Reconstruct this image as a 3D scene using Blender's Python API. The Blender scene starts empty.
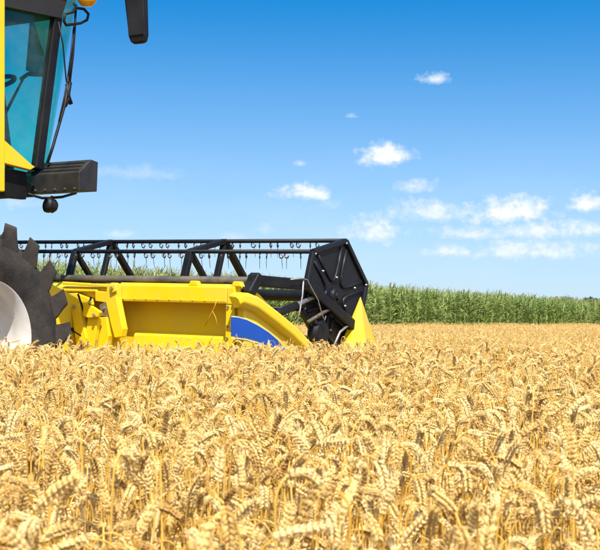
import bpy, math, random
import numpy as np
from mathutils import Vector, Matrix, Euler

R = math.radians
scene = bpy.context.scene
col = scene.collection
random.seed(7)

# ------------------------------------------------------------------ camera
CAM_H = 1.12
FPX = 1500.0
PITCH = math.degrees(math.atan(40 / FPX))
ROLL = -0.5
cd = bpy.data.cameras.new('camera')
cam = bpy.data.objects.new('camera', cd)
col.objects.link(cam)
cam.location = (0, 0, CAM_H)
cam.rotation_euler = (R(90 + PITCH), R(ROLL), 0)
cd.sensor_width = 36
cd.lens = 36 * FPX / 600
cd.clip_start = 0.05
cd.clip_end = 8000
cd.dof.use_dof = True
cd.dof.focus_distance = 9.0
cd.dof.aperture_fstop = 25
scene.camera = cam

# ------------------------------------------------------------------ sun direction
SUN_EL = 55.0
SUN_AZ = 170.0          # clockwise from +Y
sdir = Vector((math.sin(R(SUN_AZ)) * math.cos(R(SUN_EL)), math.cos(R(SUN_AZ)) * math.cos(R(SUN_EL)), math.sin(R(SUN_EL))))


# ------------------------------------------------------------------ world: sky with fair weather clouds
def build_world():
    w = bpy.data.worlds.new('World')
    scene.world = w
    w.use_nodes = True
    nt = w.node_tree
    nt.nodes.clear()
    N = nt.nodes.new
    L = nt.links.new

    def math_(op, a, b=None, c=None, clamp=False):
        n = N('ShaderNodeMath')
        n.operation = op
        n.use_clamp = clamp
        for i, x in enumerate((a, b, c)):
            if x is None:
                continue
            if isinstance(x, (int, float)):
                n.inputs[i].default_value = x
            else:
                L(x, n.inputs[i])
        return n.outputs[0]

    tc = N('ShaderNodeTexCoord')
    sep = N('ShaderNodeSeparateXYZ')
    L(tc.outputs['Generated'], sep.inputs[0])
    X, Y, Z = sep.outputs
    # the photograph's air is very clear: the blue deepens quickly above the horizon
    zz = math_('MULTIPLY_ADD', Z, 2.5, 0.065)
    cmb = N('ShaderNodeCombineXYZ')
    L(X, cmb.inputs[0]); L(Y, cmb.inputs[1]); L(zz, cmb.inputs[2])
    nrm = N('ShaderNodeVectorMath'); nrm.operation = 'NORMALIZE'
    L(cmb.outputs[0], nrm.inputs[0])
    sky = N('ShaderNodeTexSky')
    sky.sky_type = 'NISHITA'
    sky.sun_disc = False
    sky.sun_elevation = R(SUN_EL)
    sky.sun_rotation = R(SUN_AZ)
    sky.altitude = 0
    sky.air_density = 1.15
    sky.dust_density = 1.3
    sky.ozone_density = 2.5
    L(nrm.outputs[0], sky.inputs['Vector'])
    hs = N('ShaderNodeHueSaturation')
    hs.inputs['Hue'].default_value = 0.496
    hs.inputs['Saturation'].default_value = 1.5
    hs.inputs['Value'].default_value = 1.32
    L(sky.outputs[0], hs.inputs['Color'])

    # direction in angles: azimuth from +Y, elevation
    u = math_('ARCTAN2', X, Y)
    hor = math_('SQRT', math_('ADD', math_('MULTIPLY', X, X), math_('MULTIPLY', Y, Y)))
    v = math_('ARCTAN2', Z, hor)
    uv = N('ShaderNodeCombineXYZ')
    L(u, uv.inputs[0]); L(v, uv.inputs[1])

    def noise(scale, detail, rough, vec, sx=1, sy=1):
        m = N('ShaderNodeVectorMath'); m.operation = 'MULTIPLY'
        L(vec, m.inputs[0]); m.inputs[1].default_value = (sx, sy, 1)
        n = N('ShaderNodeTexNoise')
        n.inputs['Scale'].default_value = scale
        n.inputs['Detail'].default_value = detail
        n.inputs['Roughness'].default_value = rough
        L(m.outputs[0], n.inputs['Vector'])
        return n.outputs['Fac']
    n1 = noise(62, 6, 0.62, uv.outputs[0], 1, 1.15)
    n1c = math_('SUBTRACT', n1, 0.5)
    n2 = noise(160, 5, 0.6, uv.outputs[0], 1, 1.15)
    n2c = math_('SUBTRACT', n2, 0.5)
    nn = math_('ADD', math_('MULTIPLY', n1c, 1.9), math_('MULTIPLY', n2c, 0.9))

    clouds = [  # azimuth, elevation, half sizes (in thousandths of a radian), opacity
        (431, 81, 20, 7, .75), (384, 157, 29, 15, 1.0), (350, 117, 8, 3.5, .5), (303, 194, 31, 10, 1.0),
        (413, 187, 22, 9, .65), (428, 214, 50, 13, .72), (507, 215, 50, 18, 1.0), (584, 206, 28, 12, 1.0),
        (371, 234, 34, 16, .75), (468, 235, 46, 9, .7), (541, 232, 56, 12, .8), (447, 252, 34, 9, .7),
        (528, 253, 80, 13, .7), (135, 175, 50, 9, .3), (592, 232, 28, 9, .7), (18, 205, 30, 9, .38),
        (120, 235, 18, 6, .5), (232, 238, 16, 6, .5), (299, 164, 7, 4, .5), (265, 229, 12, 8, .35),
        (330, 205, 14, 7, .25), (640, 180, 30, 12, .9), (690, 225, 50, 15, .9), (-60, 150, 40, 14, .9),
        (-120, 215, 60, 16, .8), (770, 120, 30, 13, .9)]
    acc = None
    for (px, py, a, b, o) in clouds:
        u0 = (px - 300) / FPX
        v0 = (315 + (px - 300) * math.tan(R(0.5)) - py) / FPX
        s = N('ShaderNodeVectorMath'); s.operation = 'SUBTRACT'
        L(uv.outputs[0], s.inputs[0]); s.inputs[1].default_value = (u0, v0, 0)
        m = N('ShaderNodeVectorMath'); m.operation = 'MULTIPLY'
        L(s.outputs[0], m.inputs[0]); m.inputs[1].default_value = (FPX / (a * 1.18), FPX / (b * 1.3), 0)
        # flatter bases: the lower half falls off faster
        sp = N('ShaderNodeSeparateXYZ'); L(m.outputs[0], sp.inputs[0])
        low = math_('MINIMUM', sp.outputs[1], 0)
        yy = math_('MULTIPLY_ADD', low, 0.55, sp.outputs[1])
        d2 = math_('SQRT', math_('ADD', math_('MULTIPLY', sp.outputs[0], sp.outputs[0]), math_('MULTIPLY', yy, yy)))
        r = math_('SUBTRACT', 0.93, d2)
        f = math_('MULTIPLY', math_('ADD', r, nn), 1.25, clamp=True)
        f = math_('MULTIPLY', f, o)
        acc = f if acc is None else math_('MAXIMUM', acc, f)
    # thin veil and small cumulus everywhere else in the sky, in the same manner
    g = noise(9, 6, 0.6, uv.outputs[0], 1, 3.0)
    band = math_('SUBTRACT', 1.0, math_('MULTIPLY', math_('ABSOLUTE', math_('SUBTRACT', v, 0.055)), 16), clamp=True)
    veil = math_('MULTIPLY', math_('MULTIPLY', math_('SUBTRACT', g, 0.42), 2.2, clamp=True), math_('MULTIPLY', band, 0.32))
    acc = math_('MAXIMUM', acc, veil)
    away = math_('SUBTRACT', math_('MULTIPLY', math_('ABSOLUTE', u), 2.6), 0.9, clamp=True)
    g2 = noise(7, 6, 0.62, uv.outputs[0], 1, 2.0)
    cum = math_('MULTIPLY', math_('MULTIPLY', math_('SUBTRACT', g2, 0.58), 7.0, clamp=True), away)
    cum = math_('MULTIPLY', cum, math_('GREATER_THAN', v, 0.03))
    acc = math_('MAXIMUM', acc, cum)

    ccol = N('ShaderNodeMix'); ccol.data_type = 'RGBA'
    ccol.inputs['A'].default_value = (4.5, 5.2, 5.9, 1)
    ccol.inputs['B'].default_value = (6.5, 6.55, 6.6, 1)
    L(math_('MULTIPLY_ADD', acc, 0.85, math_('MULTIPLY', n2c, 1.8), clamp=True), ccol.inputs['Factor'])
    mix = N('ShaderNodeMix'); mix.data_type = 'RGBA'
    # pale ground haze all round the horizon
    hz = math_('SUBTRACT', 1.0, math_('MULTIPLY', math_('MAXIMUM', v, 0.0), 4.7), clamp=True)
    hz = math_('MULTIPLY', math_('MULTIPLY', hz, math_('SQRT', hz)), 0.93)
    hm = N('ShaderNodeMix'); hm.data_type = 'RGBA'
    hm.inputs['B'].default_value = (3.5, 4.4, 5.2, 1)
    L(hz, hm.inputs['Factor'])
    L(hs.outputs[0], hm.inputs['A'])
    L(acc, mix.inputs['Factor'])
    L(hm.outputs['Result'], mix.inputs['A'])
    L(ccol.outputs['Result'], mix.inputs['B'])
    bg = N('ShaderNodeBackground')
    bg.inputs['Strength'].default_value = 0.1
    L(mix.outputs['Result'], bg.inputs['Color'])
    out = N('ShaderNodeOutputWorld')
    L(bg.outputs[0], out.inputs[0])


build_world()

sl = bpy.data.lights.new('sun', 'SUN')
sl.energy = 5.0
sl.angle = R(0.53)
sl.color = (1.0, 0.955, 0.88)
sun = bpy.data.objects.new('sun', sl)
col.objects.link(sun)
sun.rotation_euler = sdir.to_track_quat('Z', 'Y').to_euler()
sun.location = (3, -8, 12)

vs = scene.view_settings
vs.view_transform = 'Standard'
vs.look = 'None'
vs.gamma = 1
vs.exposure = 0.78
vs.use_curve_mapping = False
scene.cycles.max_bounces = 5
scene.cycles.diffuse_bounces = 3
scene.cycles.glossy_bounces = 3
scene.cycles.transmission_bounces = 4
scene.cycles.transparent_max_bounces = 16
scene.cycles.use_denoising = True
scene.cycles.use_adaptive_sampling = True
scene.cycles.adaptive_threshold = 0.02


# ------------------------------------------------------------------ materials
def new_mat(name):
    m = bpy.data.materials.new(name)
    m.use_nodes = True
    nt = m.node_tree
    b = nt.nodes['Principled BSDF']
    return m, nt, b


def mat_basic(name, c1, c2=None, rough=0.5, scale=6.0, metallic=0.0, bump=0.0, bscale=80.0, spec=0.5, detail=6, rough2=None, dust=None, dust_amt=0.0):
    """noise-varied principled material in object space, with optional dust lying in patches"""
    m, nt, b = new_mat(name)
    N, L = nt.nodes.new, nt.links.new
    tc = N('ShaderNodeTexCoord')
    nz = N('ShaderNodeTexNoise')
    nz.inputs['Scale'].default_value = scale
    nz.inputs['Detail'].default_value = detail
    nz.inputs['Roughness'].default_value = 0.6
    L(tc.outputs['Object'], nz.inputs['Vector'])
    rp = N('ShaderNodeValToRGB')
    rp.color_ramp.elements[0].position = 0.3
    rp.color_ramp.elements[1].position = 0.7
    rp.color_ramp.elements[0].color = (*c1, 1)
    rp.color_ramp.elements[1].color = (*(c2 or c1), 1)
    L(nz.outputs['Fac'], rp.inputs[0])
    colour = rp.outputs[0]
    if dust:
        n3 = N('ShaderNodeTexNoise')
        n3.inputs['Scale'].default_value = 3.3
        n3.inputs['Detail'].default_value = 9
        n3.inputs['Roughness'].default_value = 0.72
        L(tc.outputs['Object'], n3.inputs['Vector'])
        r3 = N('ShaderNodeMapRange')
        r3.inputs['From Min'].default_value = 0.42
        r3.inputs['From Max'].default_value = 0.75
        r3.inputs['To Max'].default_value = dust_amt
        L(n3.outputs['Fac'], r3.inputs['Value'])
        mx = N('ShaderNodeMix'); mx.data_type = 'RGBA'
        mx.inputs['B'].default_value = (*dust, 1)
        L(r3.outputs[0], mx.inputs['Factor'])
        L(colour, mx.inputs['A'])
        colour = mx.outputs['Result']
    L(colour, b.inputs['Base Color'])
    b.inputs['Roughness'].default_value = rough
    b.inputs['Metallic'].default_value = metallic
    b.inputs['Specular IOR Level'].default_value = spec
    if rough2 is not None:
        mr = N('ShaderNodeMapRange')
        mr.inputs['To Min'].default_value = rough
        mr.inputs['To Max'].default_value = rough2
        L(nz.outputs['Fac'], mr.inputs['Value'])
        L(mr.outputs[0], b.inputs['Roughness'])
    if bump:
        n2 = N('ShaderNodeTexNoise')
        n2.inputs['Scale'].default_value = bscale
        n2.inputs['Detail'].default_value = 4
        L(tc.outputs['Object'], n2.inputs['Vector'])
        bp = N('ShaderNodeBump')
        bp.inputs['Strength'].default_value = bump
        bp.inputs['Distance'].default_value = 0.01
        L(n2.outputs['Fac'], bp.inputs['Height'])
        L(bp.outputs[0], b.inputs['Normal'])
    return m


def mat_plant(name, ramp, rough=0.55, transl=0.25, nscale=40.0, spec=0.35, rand_amt=1.0):
    """per-plant colour from the instance random, a little grain, some light passing through"""
    m, nt, b = new_mat(name)
    N, L = nt.nodes.new, nt.links.new
    oi = N('ShaderNodeObjectInfo')
    tc = N('ShaderNodeTexCoord')
    nz = N('ShaderNodeTexNoise')
    nz.inputs['Scale'].default_value = nscale
    nz.inputs['Detail'].default_value = 3
    L(tc.outputs['Object'], nz.inputs['Vector'])
    ma = N('ShaderNodeMath'); ma.operation = 'MULTIPLY_ADD'
    L(nz.outputs['Fac'], ma.inputs[0]); ma.inputs[1].default_value = 0.9; ma.inputs[2].default_value = -0.45
    ad = N('ShaderNodeMath'); ad.operation = 'ADD'; ad.use_clamp = True
    L(oi.outputs['Random'], ad.inputs[0]); L(ma.outputs[0], ad.inputs[1])
    rp = N('ShaderNodeValToRGB')
    els = rp.color_ramp.elements
    while len(els) < len(ramp):
        els.new(0.5)
    for e, (p, c) in zip(els, ramp):
        e.position = p
        e.color = (*c, 1)
    L(ad.outputs[0], rp.inputs[0])
    L(rp.outputs[0], b.inputs['Base Color'])
    b.inputs['Roughness'].default_value = rough
    b.inputs['Specular IOR Level'].default_value = spec
    if transl:
        tr = N('ShaderNodeBsdfTranslucent')
        L(rp.outputs[0], tr.inputs['Color'])
        ms = N('ShaderNodeMixShader')
        ms.inputs[0].default_value = transl
        L(b.outputs[0], ms.inputs[1]); L(tr.outputs[0], ms.inputs[2])
        L(ms.outputs[0], nt.nodes['Material Output'].inputs['Surface'])
    return m


DUST = (0.42, 0.33, 0.2)
M = {}
M['yellow'] = mat_basic('yellow_paint', (0.71, 0.485, 0.002), (0.76, 0.53, 0.003), rough=0.38, rough2=0.55, scale=2.2, bump=0.06, bscale=18, dust=DUST, dust_amt=0.22)
M['black'] = mat_basic('black_paint', (0.004, 0.0043, 0.0052), (0.008, 0.0084, 0.010), rough=0.42, rough2=0.6, scale=5, bump=0.05, bscale=60, dust=DUST, dust_amt=0.02, spec=0.25)
M['shield'] = mat_basic('black_moulded_sheet', (0.0042, 0.005, 0.0075), (0.0075, 0.009, 0.0125), rough=0.38, rough2=0.55, scale=3, dust=DUST, dust_amt=0.02, spec=0.3)
M['platform'] = mat_basic('black_platform_paint', (0.007, 0.007, 0.007), (0.013, 0.0125, 0.012), rough=0.55, scale=4, dust=(0.2,0.17,0.13), dust_amt=0.15)
M['rubber'] = mat_basic('dusty_rubber', (0.017, 0.0155, 0.0145), (0.034, 0.030, 0.027), rough=0.8, scale=9, bump=0.3, bscale=70, dust=(0.14, 0.108, 0.078), dust_amt=0.4, spec=0.2)
M['white'] = mat_basic('white_rim_paint', (0.50, 0.49, 0.46), (0.58, 0.57, 0.54), rough=0.4, scale=3, dust=(0.36, 0.29, 0.2), dust_amt=0.5)
M['blue'] = mat_basic('blue_decal', (0.001, 0.058, 0.33), (0.0015, 0.072, 0.41), rough=0.45, scale=4)
M['cream'] = mat_basic('pale_decal_line', (0.62, 0.60, 0.45), rough=0.35)
M['steel'] = mat_basic('worn_steel', (0.28, 0.27, 0.26), (0.42, 0.41, 0.39), rough=0.4, metallic=0.7, scale=30)
M['rail'] = mat_basic('dark_dusty_rail', (0.02, 0.019, 0.018), (0.05, 0.043, 0.035), rough=0.7, scale=9, dust=DUST, dust_amt=0.25)
M['rust'] = mat_basic('rusty_steel', (0.14, 0.075, 0.035), (0.27, 0.21, 0.15), rough=0.7, metallic=0.3, scale=25)
M['tine'] = mat_basic('tine_wire', (0.05, 0.05, 0.05), (0.16, 0.15, 0.14), rough=0.35, metallic=0.8, scale=25)
M['interior'] = mat_basic('cab_trim', (0.007, 0.007, 0.008), (0.014, 0.014, 0.015), rough=0.8, scale=5)
M['visor'] = mat_basic('grey_blind', (0.05, 0.09, 0.11), (0.07, 0.11, 0.13), rough=0.6)
M['amber'] = mat_basic('amber_lens', (0.75, 0.30, 0.01), (0.85, 0.38, 0.02), rough=0.15)
M['soil'] = mat_basic('soil_and_straw', (0.16, 0.10, 0.045), (0.42, 0.29, 0.12), rough=0.95, scale=7, bump=0.8, bscale=25, spec=0.1)


def mat_glass():
    m, nt, b = new_mat('tinted_glass')
    N, L = nt.nodes.new, nt.links.new
    nt.nodes.remove(b)
    t = N('ShaderNodeBsdfTransparent'); t.inputs[0].default_value = (0.47, 0.94, 0.88, 1)
    g = N('ShaderNodeBsdfGlossy'); g.inputs['Roughness'].default_value = 0.03
    g.inputs['Color'].default_value = (0.9, 1, 1, 1)
    lw = N('ShaderNodeLayerWeight'); lw.inputs['Blend'].default_value = 0.5
    pw = N('ShaderNodeMath'); pw.operation = 'POWER'; pw.inputs[1].default_value = 5.0
    L(lw.outputs['Facing'], pw.inputs[0])
    fr = N('ShaderNodeMath'); fr.operation = 'MULTIPLY_ADD'; fr.inputs[1].default_value = 0.5; fr.inputs[2].default_value = 0.03
    L(pw.outputs[0], fr.inputs[0])
    mx = N('ShaderNodeMixShader')
    L(fr.outputs[0], mx.inputs[0]); L(t.outputs[0], mx.inputs[1]); L(g.outputs[0], mx.inputs[2])
    # a thin uneven film of field dust
    tc = N('ShaderNodeTexCoord')
    nz = N('ShaderNodeTexNoise'); nz.inputs['Scale'].default_value = 2.4; nz.inputs['Detail'].default_value = 8; nz.inputs['Roughness'].default_value = 0.7
    L(tc.outputs['Object'], nz.inputs['Vector'])
    mr = N('ShaderNodeMapRange'); mr.inputs['From Min'].default_value = 0.42; mr.inputs['From Max'].default_value = 0.8; mr.inputs['To Max'].default_value = 0.10
    L(nz.outputs['Fac'], mr.inputs['Value'])
    df = N('ShaderNodeBsdfDiffuse'); df.inputs['Color'].default_value = (0.42, 0.38, 0.30, 1)
    m2 = N('ShaderNodeMixShader')
    L(mr.outputs[0], m2.inputs[0]); L(mx.outputs[0], m2.inputs[1]); L(df.outputs[0], m2.inputs[2])
    L(m2.outputs[0], nt.nodes['Material Output'].inputs['Surface'])
    return m


M['glass'] = mat_glass()
M['ear'] = mat_plant('wheat_ear', [(0, (0.50, 0.285, 0.07)), (0.15, (0.70, 0.45, 0.135)), (0.5, (0.82, 0.575, 0.205)), (1, (0.89, 0.68, 0.31))], transl=0.22, nscale=90)
M['stem'] = mat_plant('wheat_stem', [(0, (0.58, 0.30, 0.035)), (0.5, (0.70, 0.40, 0.06)), (1, (0.78, 0.50, 0.11))], transl=0.14, nscale=12, rough=0.4)
M['wleaf'] = mat_plant('dry_wheat_leaf', [(0, (0.48, 0.30, 0.09)), (0.5, (0.64, 0.45, 0.17)), (1, (0.74, 0.58, 0.30))], transl=0.35, nscale=14)
M['corn'] = mat_plant('corn_leaf', [(0, (0.16, 0.23, 0.05)), (0.5, (0.26, 0.34, 0.085)), (1, (0.37, 0.43, 0.15))], transl=0.4, nscale=3.0, rough=0.42)
M['tassel'] = mat_plant('corn_tassel', [(0, (0.30, 0.27, 0.08)), (1, (0.42, 0.36, 0.14))], transl=0.2)
M['treeleaf'] = mat_plant('far_tree_leaf', [(0, (0.07, 0.11, 0.07)), (1, (0.11, 0.15, 0.09))], transl=0.2, nscale=0.5)  # distance haze is mixed into this leaf colour: paler, cooler green
M['bark'] = mat_basic('bark', (0.06, 0.045, 0.03), (0.12, 0.09, 0.06), rough=0.9, scale=3)


# ------------------------------------------------------------------ mesh helpers
def smoothstep(a, b, x):
    t = min(1, max(0, (x - a) / (b - a)))
    return t * t * (3 - 2 * t)


class MB:
    def __init__(self):
        self.v, self.f, self.mi = [], [], []

    def add(self, vs, fs, mi=0):
        o = len(self.v)
        self.v += [tuple(p) for p in vs]
        self.f += [tuple(i + o for i in f) for f in fs]
        self.mi += [mi] * len(fs)
        return self

    def box(self, x0, x1, y0, y1, z0, z1, mi=0):
        vs = [(x, y, z) for z in (z0, z1) for y in (y0, y1) for x in (x0, x1)]
        return self.add(vs, [(0, 2, 3, 1), (4, 5, 7, 6), (0, 1, 5, 4), (2, 6, 7, 3), (0, 4, 6, 2), (1, 3, 7, 5)], mi)

    def beam(self, p0, p1, w, h, up=(0, 0, 1), w1=None, h1=None, mi=0):
        """square-section bar between two points; w across, h along up"""
        p0, p1 = Vector(p0), Vector(p1)
        t = (p1 - p0).normalized()
        s = t.cross(Vector(up))
        if s.length < 1e-4:
            s = t.cross(Vector((1, 0, 0)))
        s.normalize()
        u = s.cross(t)
        vs = []
        for p, ww, hh in ((p0, w, h), (p1, w1 or w, h1 or h)):
            for a, b in ((-1, -1), (1, -1), (1, 1), (-1, 1)):
                vs.append(p + s * a * ww / 2 + u * b * hh / 2)
        return self.add(vs, [(3, 2, 1, 0), (4, 5, 6, 7), (0, 1, 5, 4), (1, 2, 6, 5), (2, 3, 7, 6), (3, 0, 4, 7)], mi)

    def prism(self, poly, a0, a1, axis='Y', mi=0):
        """poly in the plane across the axis: Y -> (x,z), X -> (y,z), Z -> (x,y)"""
        def P(p, a):
            return {'Y': (p[0], a, p[1]), 'X': (a, p[0], p[1]), 'Z': (p[0], p[1], a)}[axis]
        n = len(poly)
        vs = [P(p, a0) for p in poly] + [P(p, a1) for p in poly]
        fs = [tuple(range(n)), tuple(range(2 * n - 1, n - 1, -1))]
        fs += [(i, i + n, (i + 1) % n + n, (i + 1) % n) for i in range(n)]
        return self.add(vs, fs, mi)

    def tube(self, pts, r, n=8, caps=True, mi=0):
        pts = [Vector(p) for p in pts]
        rs = r if isinstance(r, (list, tuple)) else [r] * len(pts)
        vs, fs = [], []
        prev = None
        for i, p in enumerate(pts):
            t = (pts[min(i + 1, len(pts) - 1)] - pts[max(i - 1, 0)]).normalized()
            if prev is None:
                a = Vector((0, 0, 1)) if abs(t.z) < 0.9 else Vector((1, 0, 0))
                s = t.cross(a).normalized()
            else:
                s = (prev - t * prev.dot(t)).normalized()
            prev = s
            b = t.cross(s)
            for k in range(n):
                an = 2 * math.pi * k / n
                vs.append(p + (s * math.cos(an) + b * math.sin(an)) * rs[i])
        for i in range(len(pts) - 1):
            for k in range(n):
                k2 = (k + 1) % n
                fs.append((i * n + k, i * n + k2, (i + 1) * n + k2, (i + 1) * n + k))
        if caps:
            fs.append(tuple(range(n - 1, -1, -1)))
            fs.append(tuple(range((len(pts) - 1) * n, len(pts) * n)))
        return self.add(vs, fs, mi)

    def lathe(self, prof, n=48, axis='Y', closed=False, mi=0):
        """prof: (radius, offset along axis)"""
        vs, fs = [], []
        m = len(prof)
        for k in range(n):
            a = 2 * math.pi * k / n
            for r, o in prof:
                c, s = r * math.cos(a), r * math.sin(a)
                vs.append({'Y': (c, o, s), 'Z': (c, s, o), 'X': (o, c, s)}[axis])
        for k in range(n):
            k2 = (k + 1) % n
            for j in range(m if closed else m - 1):
                j2 = (j + 1) % m
                fs.append((k * m + j, k * m + j2, k2 * m + j2, k2 * m + j))
        return self.add(vs, fs, mi)

    def mesh(self, name, mats, smooth=False, recalc=True):
        me = bpy.data.meshes.new(name)
        me.from_pydata(self.v, [], self.f)
        for m in (mats if isinstance(mats, (list, tuple)) else [mats]):
            me.materials.append(m)
        if any(self.mi):
            me.polygons.foreach_set('material_index', self.mi)
        if smooth:
            me.polygons.foreach_set('use_smooth', [True] * len(me.polygons))
        if recalc:
            import bmesh
            bm = bmesh.new(); bm.from_mesh(me)
            bmesh.ops.recalc_face_normals(bm, faces=bm.faces[:])
            bm.to_mesh(me); bm.free()
        me.update()
        return me

    def build(self, name, mat, parent=None, smooth=False, bevel=0.0, seg=2, loc=None, rot=None, autosmooth=False):
        me = self.mesh(name, mat, smooth)
        o = link(name, me, parent, loc, rot)
        if bevel:
            b = o.modifiers.new('bevel', 'BEVEL')
            b.width = bevel
            b.segments = seg
            b.limit_method = 'ANGLE'
            b.angle_limit = R(35)
            b.harden_normals = False
        if autosmooth:
            me.polygons.foreach_set('use_smooth', [True] * len(me.polygons))
            sharp_edges(me, 38)
        return o


def sharp_edges(me, deg):
    me.set_sharp_from_angle(angle=R(deg))


def rounded(me, w):
    import bmesh
    bm = bmesh.new(); bm.from_mesh(me)
    es = [e for e in bm.edges if len(e.link_faces) == 2 and e.calc_face_angle() > R(28)]
    bmesh.ops.bevel(bm, geom=es, offset=w, segments=2, affect='EDGES', profile=0.6)
    bm.to_mesh(me); bm.free()
    me.polygons.foreach_set('use_smooth', [True] * len(me.polygons))
    return me


def link(name, me, parent=None, loc=None, rot=None):
    o = bpy.data.objects.new(name, me)
    col.objects.link(o)
    if parent is not None:
        o.parent = parent
    if loc is not None:
        o.location = loc
    if rot is not None:
        o.rotation_euler = rot
    return o


def tag(o, label=None, cat=None, group=None, kind=None):
    if label: o['label'] = label
    if cat: o['category'] = cat
    if group: o['group'] = group
    if kind: o['kind'] = kind
    return o


# ------------------------------------------------------------------ setting: ground
g = MB().add([(-3000, -300, 0), (3000, -300, 0), (3000, 6000, 0), (-3000, 6000, 0)], [(0, 1, 2, 3)]).build('ground', M['soil'])
tag(g, 'dry brown soil littered with straw under the crops', 'ground', kind='structure')

# ------------------------------------------------------------------ combine: placement
HEAD = 55.0                                   # heading, degrees from +X
O = Vector((-3.65, 12.62, 0))
ROOT = Matrix.Translation(O) @ Matrix.Rotation(R(HEAD), 4, 'Z')
TILT = 1.0                                    # the cutting table leans a little to its right end
HT = Matrix.Translation((0, 0, 0.035)) @ Matrix.Rotation(R(TILT), 4, 'X')
HDR = ROOT @ HT
CAMR = Euler((R(90 + PITCH), R(ROLL), 0)).to_matrix()
CAMP = Vector((0, 0, CAM_H))


def meet(px, py, axis, val, Mx):
    """point of a real plane of the machine (axis = value, in the part's frame) measured off the photograph"""
    d = CAMR @ Vector(((px - 300) / FPX, -(py - 275) / FPX, -1))
    inv = Mx.inverted()
    o = inv @ CAMP
    d = inv.to_3x3() @ d
    i = 'XYZ'.index(axis)
    t = (val - o[i]) / d[i]
    return o + d * t


combine = bpy.data.objects.new('combine_harvester', None)
col.objects.link(combine)
combine.location = O
combine.rotation_euler = (0, 0, R(HEAD))
tag(combine, 'yellow combine harvester with black reel and blue striped header standing in the wheat', 'combine harvester')


# ------------------------------------------------------------------ wheels
def make_wheel_meshes():
    prof = [(0.43, -0.27), (0.455, -0.30), (0.50, -0.315), (0.60, -0.342), (0.68, -0.340), (0.755, -0.318), (0.800, -0.275),
            (0.825, -0.18), (0.835, -0.08), (0.838, 0.0)]
    prof = prof + [(r, -o) for r, o in prof[-2::-1]]
    prof += [(0.40, 0.2), (0.40, -0.2)]
    tyre = MB().lathe(prof, 72, closed=True).mesh('tyre', M['rubber'], True)
    # a sidewall ring moulding
    # lug: swept block from the tread centre over the shoulder and down the sidewall
    st = [(0.03, -0.02), (-0.09, 0.05), (-0.18, 0.11), (-0.25, 0.165), (-0.31, 0.21), (-0.352, 0.235)]   # axial, angle
    vs, fs = [], []
    for i, (ya, an) in enumerate(st):
        e = smoothstep(0.10, 0.33, -ya)              # grows wide and deep towards the shoulder
        last = i == len(st) - 1
        tip = 0.915 + 0.016 * e - (0.030 if last else 0)
        base = 0.812 - 0.125 * e
        dp = tip - base
        for da, f in ((-0.045 - 0.165 * e, 0.0), (-0.042 - 0.115 * e, 0.40), (-0.036 - 0.066 * e, 0.68), (-0.026 - 0.040 * e, 1.0), (0.024 + 0.056 * e, 0.985), (0.034 + 0.038 * e, 0.6), (0.042 + 0.040 * e, 0.0)):
            r = base + dp * f
            yo = ya + (0.035 * (1 - f) ** 1.5 + 0.012 * f if last else 0)
            vs.append((r * math.cos(an + da), yo, r * math.sin(an + da)))
    n = len(st)
    for i in range(n - 1):
        for k in range(7):
            k2 = (k + 1) % 7
            fs.append((i * 7 + k, i * 7 + k2, (i + 1) * 7 + k2, (i + 1) * 7 + k))
    fs += [(6, 5, 4, 3, 2, 1, 0), tuple((n - 1) * 7 + k for k in range(7))]
    mb = MB().add(vs, fs)
    lug = rounded(mb.mesh('lug', M['rubber'], True), 0.011)
    sharp_edges(lug, 60)
    mb2 = MB().add([(x, -y, z) for x, y, z in vs], fs)
    lug2 = rounded(mb2.mesh('lug', M['rubber'], True), 0.011)
    sharp_edges(lug2, 60)
    rim = [(0.0, -0.02), (0.10, -0.02), (0.17, -0.03), (0.30, -0.06), (0.36, -0.085), (0.385, -0.12), (0.395, -0.20), (0.40, -0.255),
           (0.425, -0.285), (0.450, -0.318), (0.462, -0.322), (0.466, -0.305), (0.44, -0.28), (0.41, -0.23), (0.41, 0.23), (0.455, 0.31), (0.44, 0.29), (0.39, 0.2), (0.36, 0.02), (0, 0.02)]
    rimm = MB().lathe(rim, 64).mesh('rim', M['white'], True)
    sharp_edges(rimm, 50)
    hub = MB().lathe([(0, -0.14), (0.07, -0.14), (0.09, -0.12), (0.10, -0.02)], 24).mesh('hub', M['yellow'], True)
    sharp_edges(hub, 40)
    nut = MB().lathe([(0, -0.06), (0.016, -0.06), (0.016, -0.02)], 6).mesh('nut', M['steel'])
    return tyre, lug, lug2, rimm, hub, nut


WM = make_wheel_meshes()


def make_wheel(name, loc, scale=1.0, flip=False, lugs=20):
    tyre, lug, lug2, rim, hub, nut = WM
    w = link(name, rim, combine, loc, (0, R(9), math.pi if flip else 0))
    w.scale = (scale,) * 3
    link('tyre', tyre, w)
    for k in range(lugs):
        a = 2 * math.pi * k / lugs
        link('lug', lug, w, None, (0, a, 0))
        link('lug', lug2, w, None, (0, a + math.pi / lugs, 0))
    link('hub', hub, w)
    for k in range(8):
        a = 2 * math.pi * k / 8
        link('nut', nut, w, (0.14 * math.cos(a), 0, 0.14 * math.sin(a)))
    return w


fw = make_wheel('wheel', (-0.11, -1.27, 0.915))
fw['label'] = 'big drive wheel with white rim and dusty lugged tyre'
make_wheel('wheel', (-0.11, 1.27, 0.915), flip=True)
make_wheel('wheel', (-3.7, -1.15, 0.60), 0.65)
make_wheel('wheel', (-3.7, 1.15, 0.60), 0.65, flip=True)

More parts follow.
